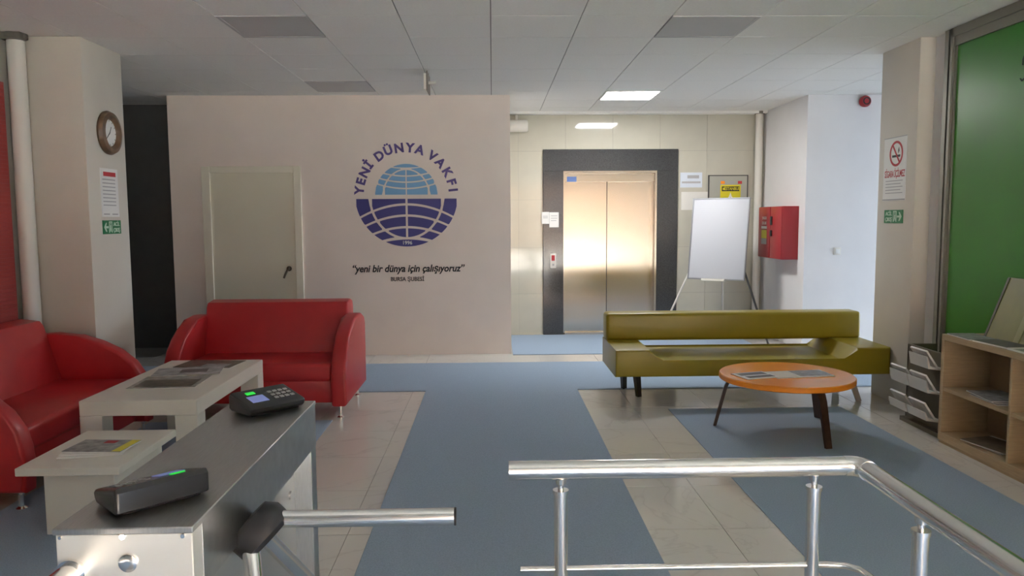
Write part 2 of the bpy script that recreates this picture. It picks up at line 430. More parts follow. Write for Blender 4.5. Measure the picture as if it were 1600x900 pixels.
for k, (x, c) in enumerate(((-.10, M_orange), (.02, M_greyink), (.12, M_redink))):
    obj('sticker', plate(wallY(3.04 + x, TY - .021, 1.935), -.026, .026, -.018, .018, 0, .002), c, ep)

# white emergency lamp on the tiled wall and pipes
t = thing('wall_lamp', 'small white cylindrical emergency lamp high on the tiled wall', 'lamp', (.33, TY - .06, 2.64))
bm = NB(); lathe(bm, [(.05, 0), (.072, .008), (.075, .02), (.075, .23), (.07, .245), (.05, .25)], Matrix.Translation((.205, TY - .085, 2.645)) @ Matrix.Rotation(PI / 2, 4, 'Y')); obj('housing', bm, M_pvc, t)
obj('bracket', BX(.30, .33, TY - .06, TY, 2.66, 2.79), M_pvc, t)
def pipe(name, label, x, y, r, bracket=None):
    t = thing(name, label, 'pipe', (x, y, 0))
    bm = NB(); cyl(bm, (x, y, 0), (x, y, CEIL), r, seg=24); obj('tube', bm, M_pvc, t)
    bm = NB(); cyl(bm, (x, y, CEIL - .035), (x, y, CEIL - .002), r * 1.35, seg=24)
    if bracket: box(bm, *bracket)
    obj('collar', bm, mat('grey collar', (.16, .15, .13, 1), .6), t)
pipe('water_pipe', 'white vertical pipe in the corner above the red fire cabinet', 3.375, EY - .085, .045, (3.3, 3.45, EY - .08, EY - .02, CEIL - .02, CEIL - .002))
pipe('water_pipe', 'white vertical pipe between the red panel and the pillar', -3.372, 5.69, .058, (-3.445, -3.30, 5.62, 5.70, CEIL - .05, CEIL - .002))

# ------------------------------------------------------------------ emblem and slogan on the logo wall
EMX = frame_mx((-.930, WY, 1.753), (1, 0, 0), (0, 0, 1))
U = .5562 / 286.0            # one unit of the emblem drawing in metres
em = thing('wall_emblem', 'round globe emblem in navy and sky blue with arched lettering', 'emblem', (-.93, WY, 1.2))
def strips(regions, m, name):
    bm = NB()
    for f0, f1, xa, xb in regions:
        n = max(6, int((xb - xa) / 6)); prev = None
        for i in range(n + 1):
            x = xa + (xb - xa) * i / n; a, b = f0(x), f1(x)
            if b - a < .6: cur = None if prev is None else None
            else: cur = (bm.verts.new(EMX @ Vector((x * U, a * U, .002))), bm.verts.new(EMX @ Vector((x * U, b * U, .002))))
            if prev and cur: bm.faces.new((prev[0], cur[0], cur[1], prev[1]))
            prev = cur
    obj(name, bm, m, em)
def ell(a, b, x): return b * math.sqrt(max(0, 1 - (x / a) ** 2)) if abs(x) < a else -1e3
# lower half, y negative
G = 6.5
lat = [-51, -113, -178]; kk = .00107
regs = []
def L(y, x): return y - kk * x * x
bands = [(-20, None)] + [(y, y) for y in lat]
for s in (-1, 1):
    for bi in range(4):
        def top(x, bi=bi): return -20.0 if bi == 0 else L(lat[bi - 1], x) - G
        def bot(x, bi=bi): return L(lat[bi], x) + G if bi < 3 else -1e4
        def f0(x, bot=bot): return max(bot(x), -ell(205 - G, 240 - G, x))
        regs.append((f0, top, *( (G * .9, 198) if s > 0 else (-198, -G * .9))))
    for bi in range(5):
        def top(x, bi=bi):
            t = -20.0 if bi == 0 else L((lat + [-236])[bi - 1], x) - G
            e = ell(205 + G, 240 + G, x)
            return min(t, -e if e > 0 else 1e3)
        def bot(x, bi=bi):
            b = L((lat + [-236])[bi], x) + G if bi < 4 else -1e4
            return max(b, -ell(286, 286, x))
        if bi < 4: regs.append((bot, top, *((60, 285.5) if s > 0 else (-285.5, -60))))
regs.append((lambda x: -ell(286, 286, x), lambda x: -247 - .0009 * x * x, -130, 130))
strips(regs, M_navy, 'lower_globe')
# upper dome
up = []
lat2 = [150, 106, 72, 37]; g = 4.0
def L2(y, x): return y + .0010 * x * x
for s in (-1, 1):
    for bi in range(4):
        def bot(x, bi=bi): return 3.0 if bi == 3 else L2(lat2[bi + 1], x) + g
        def top(x, bi=bi): return min(L2(lat2[bi], x) - g if bi else 1e3, ell(128 - g, 143 - g, x))
        up.append((bot, top, *((g * .8, 125) if s > 0 else (-125, -g * .8))))
    for bi in range(4):
        def bot(x, bi=bi):
            b = 3.0 if bi == 3 else L2(lat2[bi + 1], x) + g
            e = ell(128 + g, 143 + g, x); return max(b, e if e > 0 else -1e3)
        def top(x, bi=bi): return min(L2(lat2[bi], x) - g, ell(174, 173, x))
        up.append((bot, top, *((30, 173.5) if s > 0 else (-173.5, -30))))
up.append((lambda x: 153 + .0006 * x * x, lambda x: ell(174, 173, x), -70, 70))
strips(up, M_sky, 'upper_globe')
angs = [174, 163, 151, 140.5, 124, 111.4, 98, 84.6, 72.6, 55.6, 43, 29, 16, 6]
for ch, a in zip('YENİDÜNYAVAKFI', angs):
    r = 260 * U; dy = .008 if ch in 'İÜ' else 0
    mxl = EMX @ Matrix.Rotation(R(a - 90), 4, 'Z') @ Matrix.Translation((0, r + dy, .002))
    obj('letter', text_bm(ch, .135, mxl, bold=.0055), M_purp, em)
obj('year_lettering', text_bm('1996', .055, EMX @ Matrix.Translation((0, -266 * U, .004)), bold=.001), M_paper, em)
sl = thing('wall_slogan', 'black italic slogan lettering below the globe emblem', 'lettering', (-.93, WY, .93))
obj('slogan_line', text_bm('“yeni bir dünya için çalışıyoruz”', .108, EMX @ Matrix.Translation((0, -.80, .002)), shear=.22, bold=.0030, xs=.885), M_ink, sl)
obj('branch_line', text_bm('BURSA ŞUBESİ', .064, EMX @ Matrix.Translation((-.005, -.915, .002)), bold=.0008, xs=.88), M_ink, sl)

# ------------------------------------------------------------------ things on the pillars
def faceP(X, y, z, sign): return frame_mx((X, y, z), (0, sign, 0), (0, 0, 1))   # left pillar faces +x: reading dir +y ; right pillar faces -x: reading dir -y
def exit_sign(mx, arrow, label):
    t = thing('exit_sign', label, 'sign', mx.translation)
    w, h = .28, .105
    obj('board', plate(mx, -w / 2, w / 2, -h / 2, h / 2, 0, .006), M_signg, t)
    s = 1 if arrow == 'right' else -1
    def Q(pts): return poly_plate(mx, [(x * s, y) for x, y in pts][::s], .006, .008)
    obj('arrow', merge(Q([(.062, -.008), (.10, -.008), (.085, -.035), (.10, -.035), (.128, 0), (.10, .035), (.085, .035), (.10, .008), (.062, .008)])), M_signw, t)
    obj('doorway_symbol', merge(Q([(.002, -.042), (.008, -.042), (.008, .036), (.044, .036), (.044, -.042), (.052, -.042), (.052, .044), (.002, .044)]),
        Q([(.020, -.006), (.034, -.002), (.034, .018), (.022, .016)]), Q([(.022, .022), (.032, .022), (.032, .032), (.022, .032)]),
        Q([(.012, -.036), (.018, -.038), (.028, -.006), (.020, -.004)]), Q([(.028, -.006), (.034, -.004), (.040, -.030), (.034, -.034)])), M_signw, t)
    obj('sign_text', merge(text_bm('ACİL', .042, mx @ Matrix.Translation((-.068 * s, .022, .007)), bold=.001), text_bm('ÇIKIŞ', .042, mx @ Matrix.Translation((-.068 * s, -.024, .007)), bold=.001)), M_signw, t)
LX = -2.96
exit_sign(faceP(LX, 6.088, 1.445, 1), 'left', 'green exit sign with left arrow below the notice under the clock')
mx = faceP(LX, 6.085, 1.71, 1)
sheet('notice', 'white printed notice with red heading under the wall clock', 'notice', mx, .27, .37,
      [(-.11, .09, .10 - .028 * k, .004) for k in range(8)] + [(-.11, -.02, -.165, .005), (.02, .11, -.165, .005)],
      extra=[('heading', plate(mx, -.09, .10, .125, .158, .003, .0038), M_redink)])
ck = thing('wall_clock', 'round wall clock with brown wooden rim and white face', 'clock', (LX, 6.10, 2.0))
CM = faceP(LX, 6.10, 2.168, 1)
bm = NB(); lathe(bm, [(.10, .0), (.165, 0), (.168, .015), (.155, .04), (.125, .048), (.105, .03), (.100, .012)], CM, 40); obj('rim', bm, M_wood, ck)
bm = NB(); lathe(bm, [(.001, .010), (.106, .010), (.106, .016), (.001, .016)], CM, 40); fc = obj('dial', bm, M_paper, ck)
for a, l, nm in ((-.5, .055, 'hour_hand'), (2.3, .08, 'minute_hand')): obj(nm, poly_plate(CM @ Matrix.Rotation(a, 4, 'Z'), [(-.003, -.01), (.003, -.01), (.002, l), (-.002, l)], .017, .019), M_ink, fc)
bms = [plate(CM @ Matrix.Rotation(k * PI / 6, 4, 'Z'), -.0025, .0025, .085, .098, .016, .017) for k in range(12)]
obj('hour_marks', merge(*bms), M_ink, fc)['kind'] = 'stuff'
RX = 3.20
exit_sign(faceP(RX, 6.09, 1.49, -1), 'right', 'green exit sign with right arrow below the no smoking poster')
ns = thing('no_smoking_poster', 'white no smoking poster with red circle on the pillar', 'poster', (RX, 6.1, 1.6))
mx = faceP(RX, 6.10, 1.865, -1)
obj('sheet', plate(mx, -.17, .17, -.25, .25, 0, .004), M_paper, ns)
bm = NB(); lathe(bm, [(.082, .004), (.100, .004), (.100, .006), (.082, .006)], mx @ Matrix.Translation((.02, .12, 0)), 36, True)
obj('red_ring', merge(bm, plate(mx @ Matrix.Translation((.02, .12, 0)) @ Matrix.Rotation(R(-52), 4, 'Z'), -.085, .085, -.008, .008, .0055, .007)), M_redink, ns)
obj('cigarette', merge(plate(mx @ Matrix.Translation((.02, .12, 0)), -.06, .06, -.028, -.010, .004, .0055), poly_plate(mx @ Matrix.Translation((.02, .12, 0)), [(.03, 0), (.045, .02), (.04, .05), (.03, .03)], .004, .0055)), M_ink, ns)
obj('poster_text', text_bm('SİGARA İÇİLMEZ', .075, mx @ Matrix.Translation((.005, -.04, .004)), bold=.001, xs=.52), M_redink, ns)
obj('printed_lines', merge(*[plate(mx, -.13, .13 - .03 * (k % 2), -.095 - .024 * k, -.089 - .024 * k, .004, .005) for k in range(5)], plate(mx, -.17, .17, -.245, -.236, .004, .006), plate(mx, -.17, .17, .246, .252, .0, .006)), M_greyink, ns)['kind'] = 'stuff'

# alarm bell, switch and fire cabinet
ab = thing('fire_alarm', 'round red fire alarm sounder high on the white wall', 'alarm', (4.08, 8.48, 2.7))
AM = wallY(4.08, 8.48, 2.745)
bm = NB(); lathe(bm, [(.01, 0), (.060, 0), (.063, .03), (.05, .055), (.02, .058)], AM, 28); obj('body', bm, M_fire, ab)
bm = NB(); lathe(bm, [(.028, .056), (.04, .056), (.04, .061), (.028, .061)], AM, 28, True); obj('grille', bm, M_dark, ab)
sw = thing('light_switch', 'small white light switch on the white wall', 'switch', (3.83, 8.48, 1.07))
obj('plate', BX(3.79, 3.872, 8.468, 8.482, 1.07, 1.152, bev=.004), M_pvc, sw); obj('rocker', BX(3.805, 3.857, 8.462, 8.470, 1.085, 1.137, bev=.003), M_paper, sw)
fc = thing('fire_hose_cabinet', 'red metal fire hose cabinet mounted on the white wall', 'fire cabinet', (3.37, 9.0, 1.01))
obj('body', BX(3.275, 3.462, 8.65, 9.40, 1.01, 1.615, bev=.006), M_fire, fc)
dA = obj('door', BX(3.262, 3.278, 9.02, 9.395, 1.015, 1.61, bev=.004), M_fire, fc)
dB = obj('door', BX(3.262, 3.278, 8.655, 9.00, 1.015, 1.61, bev=.004), M_fire, fc)
obj('handle', BX(3.245, 3.263, 8.93, 8.975, 1.40, 1.50, bev=.004), M_dark, dB); obj('handle', BX(3.245, 3.263, 8.93, 8.975, 1.27, 1.34, bev=.004), M_dark, dB)
LM = frame_mx((3.262, 9.20, 1.30), (0, -1, 0), (0, 0, 1))
obj('label_text', merge(text_bm('YANGIN', .05, LM @ Matrix.Translation((0, .18, 0)), xs=.8), text_bm('DOLABI', .05, LM @ Matrix.Translation((0, .12, 0)), xs=.8), plate(LM, -.09, .09, .055, .085, 0, .002)), M_paper, dA)
obj('yellow_label', plate(LM, -.085, .085, -.06, .04, 0, .002), M_yel, dA); obj('instruction_label', merge(plate(LM, -.085, .085, -.13, -.062, 0, .002)), M_greyink, dA)

# hanging exit plate seen edge-on
hs = thing('hanging_sign', 'thin white sign hanging from the ceiling before the logo wall', 'sign', (-.585, 7.1, 2.64))
obj('plate', BX(-.600, -.578, 7.0, 7.3, 2.645, 2.785, bev=.003), M_pvc, hs); obj('backing', BX(-.578, -.566, 7.0, 7.3, 2.635, 2.80), mat('bronze backing', (.18, .16, .13, 1), .5), hs)
for y in (7.08, 7.22): obj('hanger', cyl(NB(), (-.575, y, 2.78), (-.575, y, CEIL), .006), M_alu, hs)
obj('lamp_stub', cyl(NB(), (-.567, 7.12, 2.72), (-.50, 7.12, 2.72), .014), M_pvc, hs)

# ------------------------------------------------------------------ whiteboard easel
wbx = thing('flip_chart', 'white flip chart board leaning on a tripod easel near the elevator', 'whiteboard', (2.72, 9.2, 0))
yaw = R(35); lean = .165
rt = Vector((math.cos(yaw), -math.sin(yaw), 0)); nn = Vector((-math.sin(yaw), -math.cos(yaw), 0))
upv = (Vector((0, 0, 1)) - nn * lean).normalized()
bmx = frame_mx((2.655, 9.10, .765), rt, upv)
obj('board', box(NB(), -.335, .335, 0, .96, -.012, 0, bev=.003, mx=bmx), mat('whiteboard enamel', (.53, .55, .60, 1), .5), wbx)
bm = NB()
for a in ((-.348, -.335, -.01, .97), (.335, .348, -.01, .97), (-.348, .348, -.014, 0), (-.348, .348, .96, .973)): box(bm, a[0], a[1], a[2], a[3], -.018, .006, mx=bmx)
obj('frame', bm, mat('grey board frame', (.32, .33, .35, 1), .4, .6), wbx)
obj('pen_tray', box(NB(), -.16, .12, -.03, -.005, -.01, .045, mx=bmx), M_pvc, wbx)
top = bmx @ Vector((0, .93, -.03))
for dx, m_ in ((-.27, M_pvc), (.27, mat('dark leg tube', (.05, .05, .05, 1), .4))):
    a = bmx @ Vector((dx, .25, -.03)); d = (a - top); k = -top.z / d.z
    bm = NB(); cyl(bm, top, top + d * k + Vector((0, 0, .009)), .012); obj('leg', bm, m_, wbx)
bm = NB(); cyl(bm, top, Vector((top.x + .12, top.y + .26, .009)), .012); obj('leg', bm, M_pvc, wbx)

# ------------------------------------------------------------------ red sofas
def red_sofa(label, loc, rotz, Wd):
    t = thing('sofa', label, 'sofa', loc, rotz, local=True)
    h = Wd / 2; th = .115
    prof = [(.46, .10), (.46, .62), (.42, .675), (.30, .715), (.16, .725), (.0, .705), (-.14, .665), (-.27, .60), (-.37, .515), (-.43, .42), (-.455, .33), (-.46, .24), (-.455, .10)]
    for s in (-1, 1):
        bm = NB(); a, b = (h - th, h) if s > 0 else (-h, -h + th); prism(bm, prof, 'x', a, b, bev=.022, seg=3); obj('arm', bm, M_redlea, t)
    bk = [(.08, .30), (.44, .30), (.455, .77), (.43, .815), (.36, .83), (.24, .815), (.215, .78)]
    bm = NB(); prism(bm, bk, 'x', -h + th * .85, h - th * .85, bev=.02, seg=3); obj('backrest', bm, M_redlea, t)
    obj('seat_cushion', BX(-h + th, h - th, -.40, .22, .27, .415, bev=.035, seg=4), M_redlea, t)
    obj('base', BX(-h + th - .01, h - th + .01, -.385, .44, .11, .29, bev=.015), M_redlea, t)
    for sx in (-1, 1):
        for sy in (-.40, .33):
            bm = NB(); x = sx * (h - th / 2)
            lathe(bm, [(.028, 0), (.028, .008), (.013, .018), (.013, .08), (.022, .09), (.022, .104)], Matrix.Translation((x, sy, 0)), 18); obj('foot', bm, M_chrome, t)
    return t
red_sofa('red leather two-seat sofa in front of the logo wall', (-1.78, 6.15, 0), 0, 1.36)
red_sofa('red leather sofa against the wall beneath the red panel', (-2.86, 4.66, 0), PI / 2, 1.52)

# ------------------------------------------------------------------ olive bench sofa
gs = thing('bench_sofa', 'olive green low bench sofa with floating back bar', 'sofa', (2.08, 6.4, 0))
poly = [(.972, .225), (3.19, .225), (3.19, .444), (2.915, .444), (2.82, .341), (1.345, .341), (1.245, .444), (.972, .444)]
bm = NB(); prism(bm, poly, 'y', 6.03, 6.78, bev=.018, seg=3); obj('seat', bm, M_green, gs)
obj('back_bar', BX(.975, 3.195, 6.56, 6.77, .435, .672, bev=.028, seg=3), M_green, gs)
for x in (1.06, 3.1): obj('back_bracket', BX(x, x + .05, 6.765, 6.785, .38, .60), M_chrome, gs)
for (x0, y0), (x1, y1) in (((1.17, 6.2), (1.215, 6.33)), ((1.12, 6.55), (1.14, 6.62)), ((2.90, 6.15), (2.955, 6.06)), ((2.98, 6.55), (3.02, 6.62))):
    bm = NB(); cyl(bm, (x0, y0, .235), (x1, y1, .009 if y1 > 6.6 else .001), .034, .026, seg=4); obj('leg', bm, mat('dark steel leg', (.09, .085, .08, 1), .3, .8), gs)

# ------------------------------------------------------------------ orange round table with magazines
ot = thing('round_table', 'round orange coffee table on three walnut legs', 'table', (2.05, 5.25, 0))
OM = Matrix.Translation((2.04, 5.25, 0))
bm = NB(); lathe(bm, [(.30, .362), (.445, .362), (.452, .367), (.452, .396), (.446, .402), (.02, .402)], OM, 72); obj('tabletop', bm, M_orange, ot)
for a in (164, 283, 40):
    c, s = math.cos(R(a)), math.sin(R(a)); rx = Vector((c, s, 0)); tn = Vector((-s, c, 0))
    pts = [(.20, .352), (.33, .352), (.385, .335), (.405, .29), (.44, .15), (.475, .008)]
    bm = NB(); prev = None
    for i, (r, z) in enumerate(pts):
        q = pts[min(i + 1, 5)]; p = pts[max(i - 1, 0)]; d = Vector((q[0] - p[0], q[1] - p[1])).normalized(); n = Vector((-d.y, d.x)) * .011
        w = .032 - .002 * i
        ring = [bm.verts.new(Vector((2.04, 5.25, 0)) + rx * (r + n.x * k) + tn * (w * m_) + Vector((0, 0, z + (n.y * k if i < 5 else 0)))) for k, m_ in ((1, 1), (1, -1), (-1, -1), (-1, 1))]
        if prev:
            for k in range(4): bm.faces.new((prev[k], prev[(k + 1) % 4], ring[(k + 1) % 4], ring[k]))
        else: bm.faces.new(ring)
        prev = ring
    bm.faces.new(prev[::-1]); obj('leg', bm, M_wal, ot)
def magazine(label, x, y, z, rot, w, h, th, mcov, group=None, pic=None, pm=None, extra=()):
    t = thing('magazine', label, 'magazine', (x, y, z), group=group)
    mx = Matrix.Translation((x, y, z)) @ Matrix.Rotation(R(rot), 4, 'Z')
    obj('pages', box(NB(), -w / 2, w / 2, -h / 2, h / 2, 0, th, mx=mx), M_paper, t)
    obj('cover', box(NB(), -w / 2 - .001, w / 2 + .001, -h / 2 - .001, h / 2 + .001, th, th + .0015, mx=mx), mcov, t)
    if pic: obj('cover_picture', box(NB(), *pic, th + .0015, th + .0022, mx=mx), pm, t)
    for e, em_ in extra: obj('cover_stripe', box(NB(), *e, th + .0015, th + .0024, mx=mx), em_, t)
    return t
magazine('white magazine with two dark photos on the orange table', 1.80, 5.19, .402, 16, .25, .20, .004, M_paper, None, (-.10, .11, .01, .085), M_paperd, [((-.09, .11, -.075, -.015), M_paperd)])
magazine('plain pale leaflet between two magazines on the orange table', 2.0, 5.21, .402, 8, .19, .22, .003, mat('cream leaflet', (.62, .58, .50, 1), .4))
magazine('grey blue magazine on the orange table', 2.20, 5.23, .402, 6, .25, .21, .005, M_paper, None, (-.115, .12, -.085, .10), M_paperg)

# ------------------------------------------------------------------ white tables
bt = thing('coffee_table', 'white thick-framed coffee table between the two red sofas', 'table', (-2.0, 4.95, 0))
TX0, TX1, TY0, TY1, TZ = -2.33, -1.675, 4.31, 5.57, .485
obj('tabletop', BX(TX0, TX1, TY0, TY1, TZ - .088, TZ, bev=.004, seg=1), M_whtab, bt)
for x in (TX0, TX1 - .125):
    for y in (TY0, TY1 - .125): obj('leg', BX(x, x + .125, y, y + .125, .007, TZ - .087, bev=.003, seg=1), M_whtab, bt)
st = thing('side_table', 'low white side table with cube body in front of coffee table', 'table', (-1.98, 3.86, 0))
obj('tabletop', BX(-2.225, -1.745, 3.54, 4.19, .312, .35, bev=.003, seg=1), M_whtab, st)
obj('body', BX(-2.13, -1.80, 3.60, 4.13, .007, .313, bev=.003, seg=1), M_whtab, st)
magazine('brown photo newspaper lying on the white coffee table', -2.02, 4.80, TZ, 4, .40, .36, .003, mat('newsprint', (.42, .41, .38, 1), .6, noise=.4, nscale=18), None, (-.17, .17, -.15, .06), M_paperb)
magazine('grey newspaper with white plate picture on the coffee table', -2.03, 5.12, TZ + .0056, 12, .42, .26, .003, mat('pale newsprint', (.45, .46, .47, 1), .5, noise=.5, nscale=14), None, (-.05, .12, -.06, .05), M_paperd)
magazine('dark newspaper at the sofa end of the coffee table', -1.99, 5.40, TZ, -6, .40, .27, .003, M_paperb, None, (-.02, .16, -.10, .0), M_paperg)
for k in range(3):
    magazine(['white magazine at the bottom of the stack on the side table', 'white magazine in the middle of the stack on the side table', 'magazine with yellow corner on top of the stack on the side table'][k],
             -1.985 + .012 * k, 3.80 + .012 * k, .35 + .0075 * k, 14 - 9 * k, .29, .20, .006, M_paper if k < 2 else M_paperg, 'magazines stacked on the side table',
             *(() if k < 2 else ((-.02, .04, .04, .085), M_redink, [((.10, .144, -.095, .098), M_yel)])))

# ------------------------------------------------------------------ turnstile
tu = thing('turnstile', 'brushed steel tripod turnstile with three rotating arms', 'turnstile', (-.655, 1.8, 0))
X0, X1, Y0, Y1, ZT, ZB = -.782, -.535, 1.335, 2.29, .95, .815
obj('top_cover', BX(X0, X1, Y0, Y1, ZT - .012, ZT, bev=.002, seg=1), M_steel, tu)
obj('head', BX(X0 + .002, X1 - .002, Y0 + .05, Y1 - .002, ZB, ZT - .012), M_steel, tu)
nl = obj('leg', BX(X0 + .004, X1 - .003, Y0 + .004, Y0 + .052, .009, ZT - .012, bev=.002, seg=1), mat('satin steel', (.95, .94, .89, 1), .42, .6), tu, 'satin end panel coloured bright for daylight')  # end panel paler than the other steel, standing for strong daylight on it
obj('leg', BX(X0 + .004, X1 - .003, Y1 - .062, Y1 - .003, .009, ZB, bev=.002, seg=1), M_steel, tu)
lp = obj('side_panel', BX(X0 + .03, X1 - .055, Y0 + .052, Y1 - .062, .05, ZB), mat('pale satin steel', (.58, .58, .56, 1), .35, .7), tu)
bm = NB(); cyl(bm, (X1 - .056, Y1 - .115, .70), (X1 - .050, Y1 - .115, .70), .012); obj('panel_lock', bm, M_steel, lp)
bm = NB(); lathe(bm, [(.010, 0), (.017, 0), (.0165, .004), (.012, .0065), (.002, .0065)], frame_mx((X0 + .130, Y0 + .004, .885), (1, 0, 0), (0, 0, 1)), 24); obj('end_lock', bm, M_chrome, nl)
for x, r in ((.013, .003), (.122, .006), (.228, .004)):
    bm = NB(); cyl(bm, (X0 + x, Y0 + .005, .933), (X0 + x, Y0 + .001, .933), r, seg=12); obj('rivet', bm, M_chrome, nl)
# tripod
H0 = Vector((-.502, 1.62, .822)); ax = Vector((.707, 0, -.707))
hb = obj('hub', lathe(NB(), [(.02, -.04), (.050, -.04), (.066, -.018), (.066, .012), (.056, .022), (.02, .024)], Matrix.Translation(H0) @ ax.to_track_quat('Z', 'Y').to_matrix().to_4x4(), 20), M_dark, tu)
for d, ln, of in (((1, 0, 0), .375, (.5, 0, .5)), ((.25, .612, -.75), .40, (-.25, .612, -.25)), ((.25, -.612, -.75), .40, (-.25, -.612, -.25))):
    d = Vector(d).normalized(); a = H0 + Vector(of) * .055 + d * .012
    bm = NB(); cyl(bm, a, a + d * ln, .0185, seg=28); arm = obj('arm', bm, M_chrome, tu)
    bm = NB(); cyl(bm, a + d * ln, a + d * (ln + .004), .0192, seg=28); obj('end_cap', bm, M_dark, arm)
# guard tube leaving the near end of the turnstile
gt = thing('guard_tube', 'short chrome tube fixed to the end panel of the turnstile', 'tube', (-.74, 1.2, .86))
bm = NB(); tube(bm, [(-.752, Y0 + .004, .868), (-.757, 1.25, .866), (-.762, 1.13, .862), (-.765, 1.03, .852), (-.767, .90, .84)], .021, 24); obj('tube', bm, M_chrome, gt)
bm = NB(); cyl(bm, (-.752, Y0 + .004, .868), (-.752, Y0 - .004, .868), .026, seg=24); obj('flange', bm, M_chrome, gt)

def reader(label, x, y, rot, flip):
    t = thing('card_reader', label, 'card reader', (x, y, ZT), R(rot), group='card readers on the turnstile', local=True)
    # local x = long side, y = away from the near long edge
    h0, h1 = .030, .055
    pr = [(-.056, .012), (-.060, h0 - .006), (-.054, h0), (.05, h1), (.058, h1 - .008), (.058, .010), (.045, .004), (-.045, .004)]
    bm = NB(); prism(bm, pr, 'x', -.088, .088, bev=.007, seg=3); obj('body', bm, M_black, t)
    obj('base', BX(-.075, .075, -.045, .045, 0, .016, bev=.003), M_dark, t)
    def tp(u): return h0 + (h1 - h0) * (u + .054) / .104
    sl_ = (h1 - h0) / .104
    mx = frame_mx((0, -.054, h0), (1, 0, 0), (0, 1, sl_))
    obj('screen', box(NB(), -.062, -.012, .022, .062, .0, .0012, mx=mx), M_scr, t)
    obj('status_light', box(NB(), -.052, -.026, .074, .088, .0, .002, mx=mx), M_led, t)
    bm = NB()
    for i in range(4):
        for j in range(3): box(bm, .010 + .017 * i, .021 + .017 * i, .026 + .02 * j, .036 + .02 * j, 0, .002, mx=mx)
    obj('keypad', bm, mat('grey key', (.30, .30, .30, 1), .4), t)
    return t
reader('black card reader with blue screen at the turnstile end toward the sofas', -.648, 2.185, 47, False)
reader('black card reader on the turnstile beside the panel with round lock', -.665, 1.475, 225, True)

# ------------------------------------------------------------------ chrome railing
ra = thing('railing', 'chrome tube railing with posts turning a corner', 'railing', (.6, 1.95, 0))
RZ = .822
bm = NB(); cyl(bm, (.038, 2.0, RZ), (.955, 2.0, RZ), .0255, seg=32); obj('top_rail', bm, M_chrome, ra)
bm = NB(); cyl(bm, (.985, 1.965, RZ), (.985, .35, RZ), .0255, seg=32); obj('top_rail', bm, M_chrome, ra)
bm = NB(); tube(bm, [(.94, 2.0, RZ), (.957, 2.0, RZ), (.972, 1.995, RZ), (.982, 1.983, RZ), (.985, 1.968, RZ), (.985, 1.955, RZ)], .027, 28); obj('elbow', bm, M_chrome, ra)
bm = NB(); tube(bm, [(.068, 2.0, .548), (.90, 2.0, .548), (.95, 1.99, .548), (.977, 1.965, .548), (.985, 1.92, .548), (.985, .35, .548)], .0085, 16); obj('lower_rail', bm, M_chrome, ra)
for x, y in ((.177, 2.0), (.861, 2.0), (.985, 1.70), (.985, .95)):
    fz = .009 if x < .73 else 0
    bm = NB(); cyl(bm, (x, y, fz), (x, y, .762), .0185, seg=24); p = obj('post', bm, M_chrome, ra)
    bm = NB(); cyl(bm, (x, y, .758), (x, y, .768), .0215, seg=24); obj('post_cap', bm, M_chrome, p)
    bm = NB(); cyl(bm, (x, y, .766), (x, y, .782), .008, .008, seg=14); lathe(bm, [(.004, .778), (.013, .784), (.015, .80), (.01, .806)], Matrix.Translation((x, y, 0)), 14); obj('saddle_pin', bm, M_chrome, p)
    bm = NB(); cyl(bm, (x, y, fz), (x, y, fz + .006), .045, seg=24); obj('base_flange', bm, M_chrome, p)

# ------------------------------------------------------------------ right side: green panel, shelf, rack
gp = thing('green_panel', 'tall glossy green panel in an aluminium frame above the shelf', 'panel', (3.3, 4.2, 0))
obj('sheet', BX(3.296, 3.32, 1.2, 5.50, .05, 2.70), M_gpanel, gp)
bm = NB()
for a in ((3.268, 3.32, 5.555, 5.60), (3.280, 3.32, 5.53, 5.556), (3.268, 3.32, 5.505, 5.531), (3.284, 3.32, 5.485, 5.506)): box(bm, *a, 0, 2.815)
obj('frame_post', bm, M_alu, gp)
bm = NB(); box(bm, 3.268, 3.32, 1.2, 5.54, 2.755, 2.815); box(bm, 3.280, 3.32, 1.2, 5.54, 2.69, 2.757); obj('frame_top_rail', bm, M_alu, gp)
GM = frame_mx((3.296, 4.70, 2.40), (0, -1, 0), (0, 0, 1))
def stroke(pts, r): return tube(NB(), [GM @ Vector((a, b, 0)) for a, b in pts], r, 6)
obj('handwriting', merge(stroke([(-.115, -.06), (-.10, -.075), (-.075, -.06), (-.055, .0), (-.04, .06), (-.03, .10)], .005),
    stroke([(-.10, .02), (-.10, .055), (-.085, .085), (-.04, .10), (.02, .10), (.05, .11)], .004)), mat('dark marker ink', (.01, .03, .02, 1), .4), gp)
rp = thing('red_panel', 'red slatted wall panel above the sofa beside the pillar', 'panel', (-3.43, 4.6, .78))
obj('backing', BX(-3.449, -3.43, 3.3, 5.62, .78, 2.47, bev=.004), M_rpanel, rp)
bm = NB()
for k in range(60): box(bm, -3.432, -3.424, 3.32, 5.60, .80 + .0275 * k, .824 + .0275 * k)
sl2 = obj('slats', bm, M_rpanel, rp); sl2['kind'] = 'stuff'

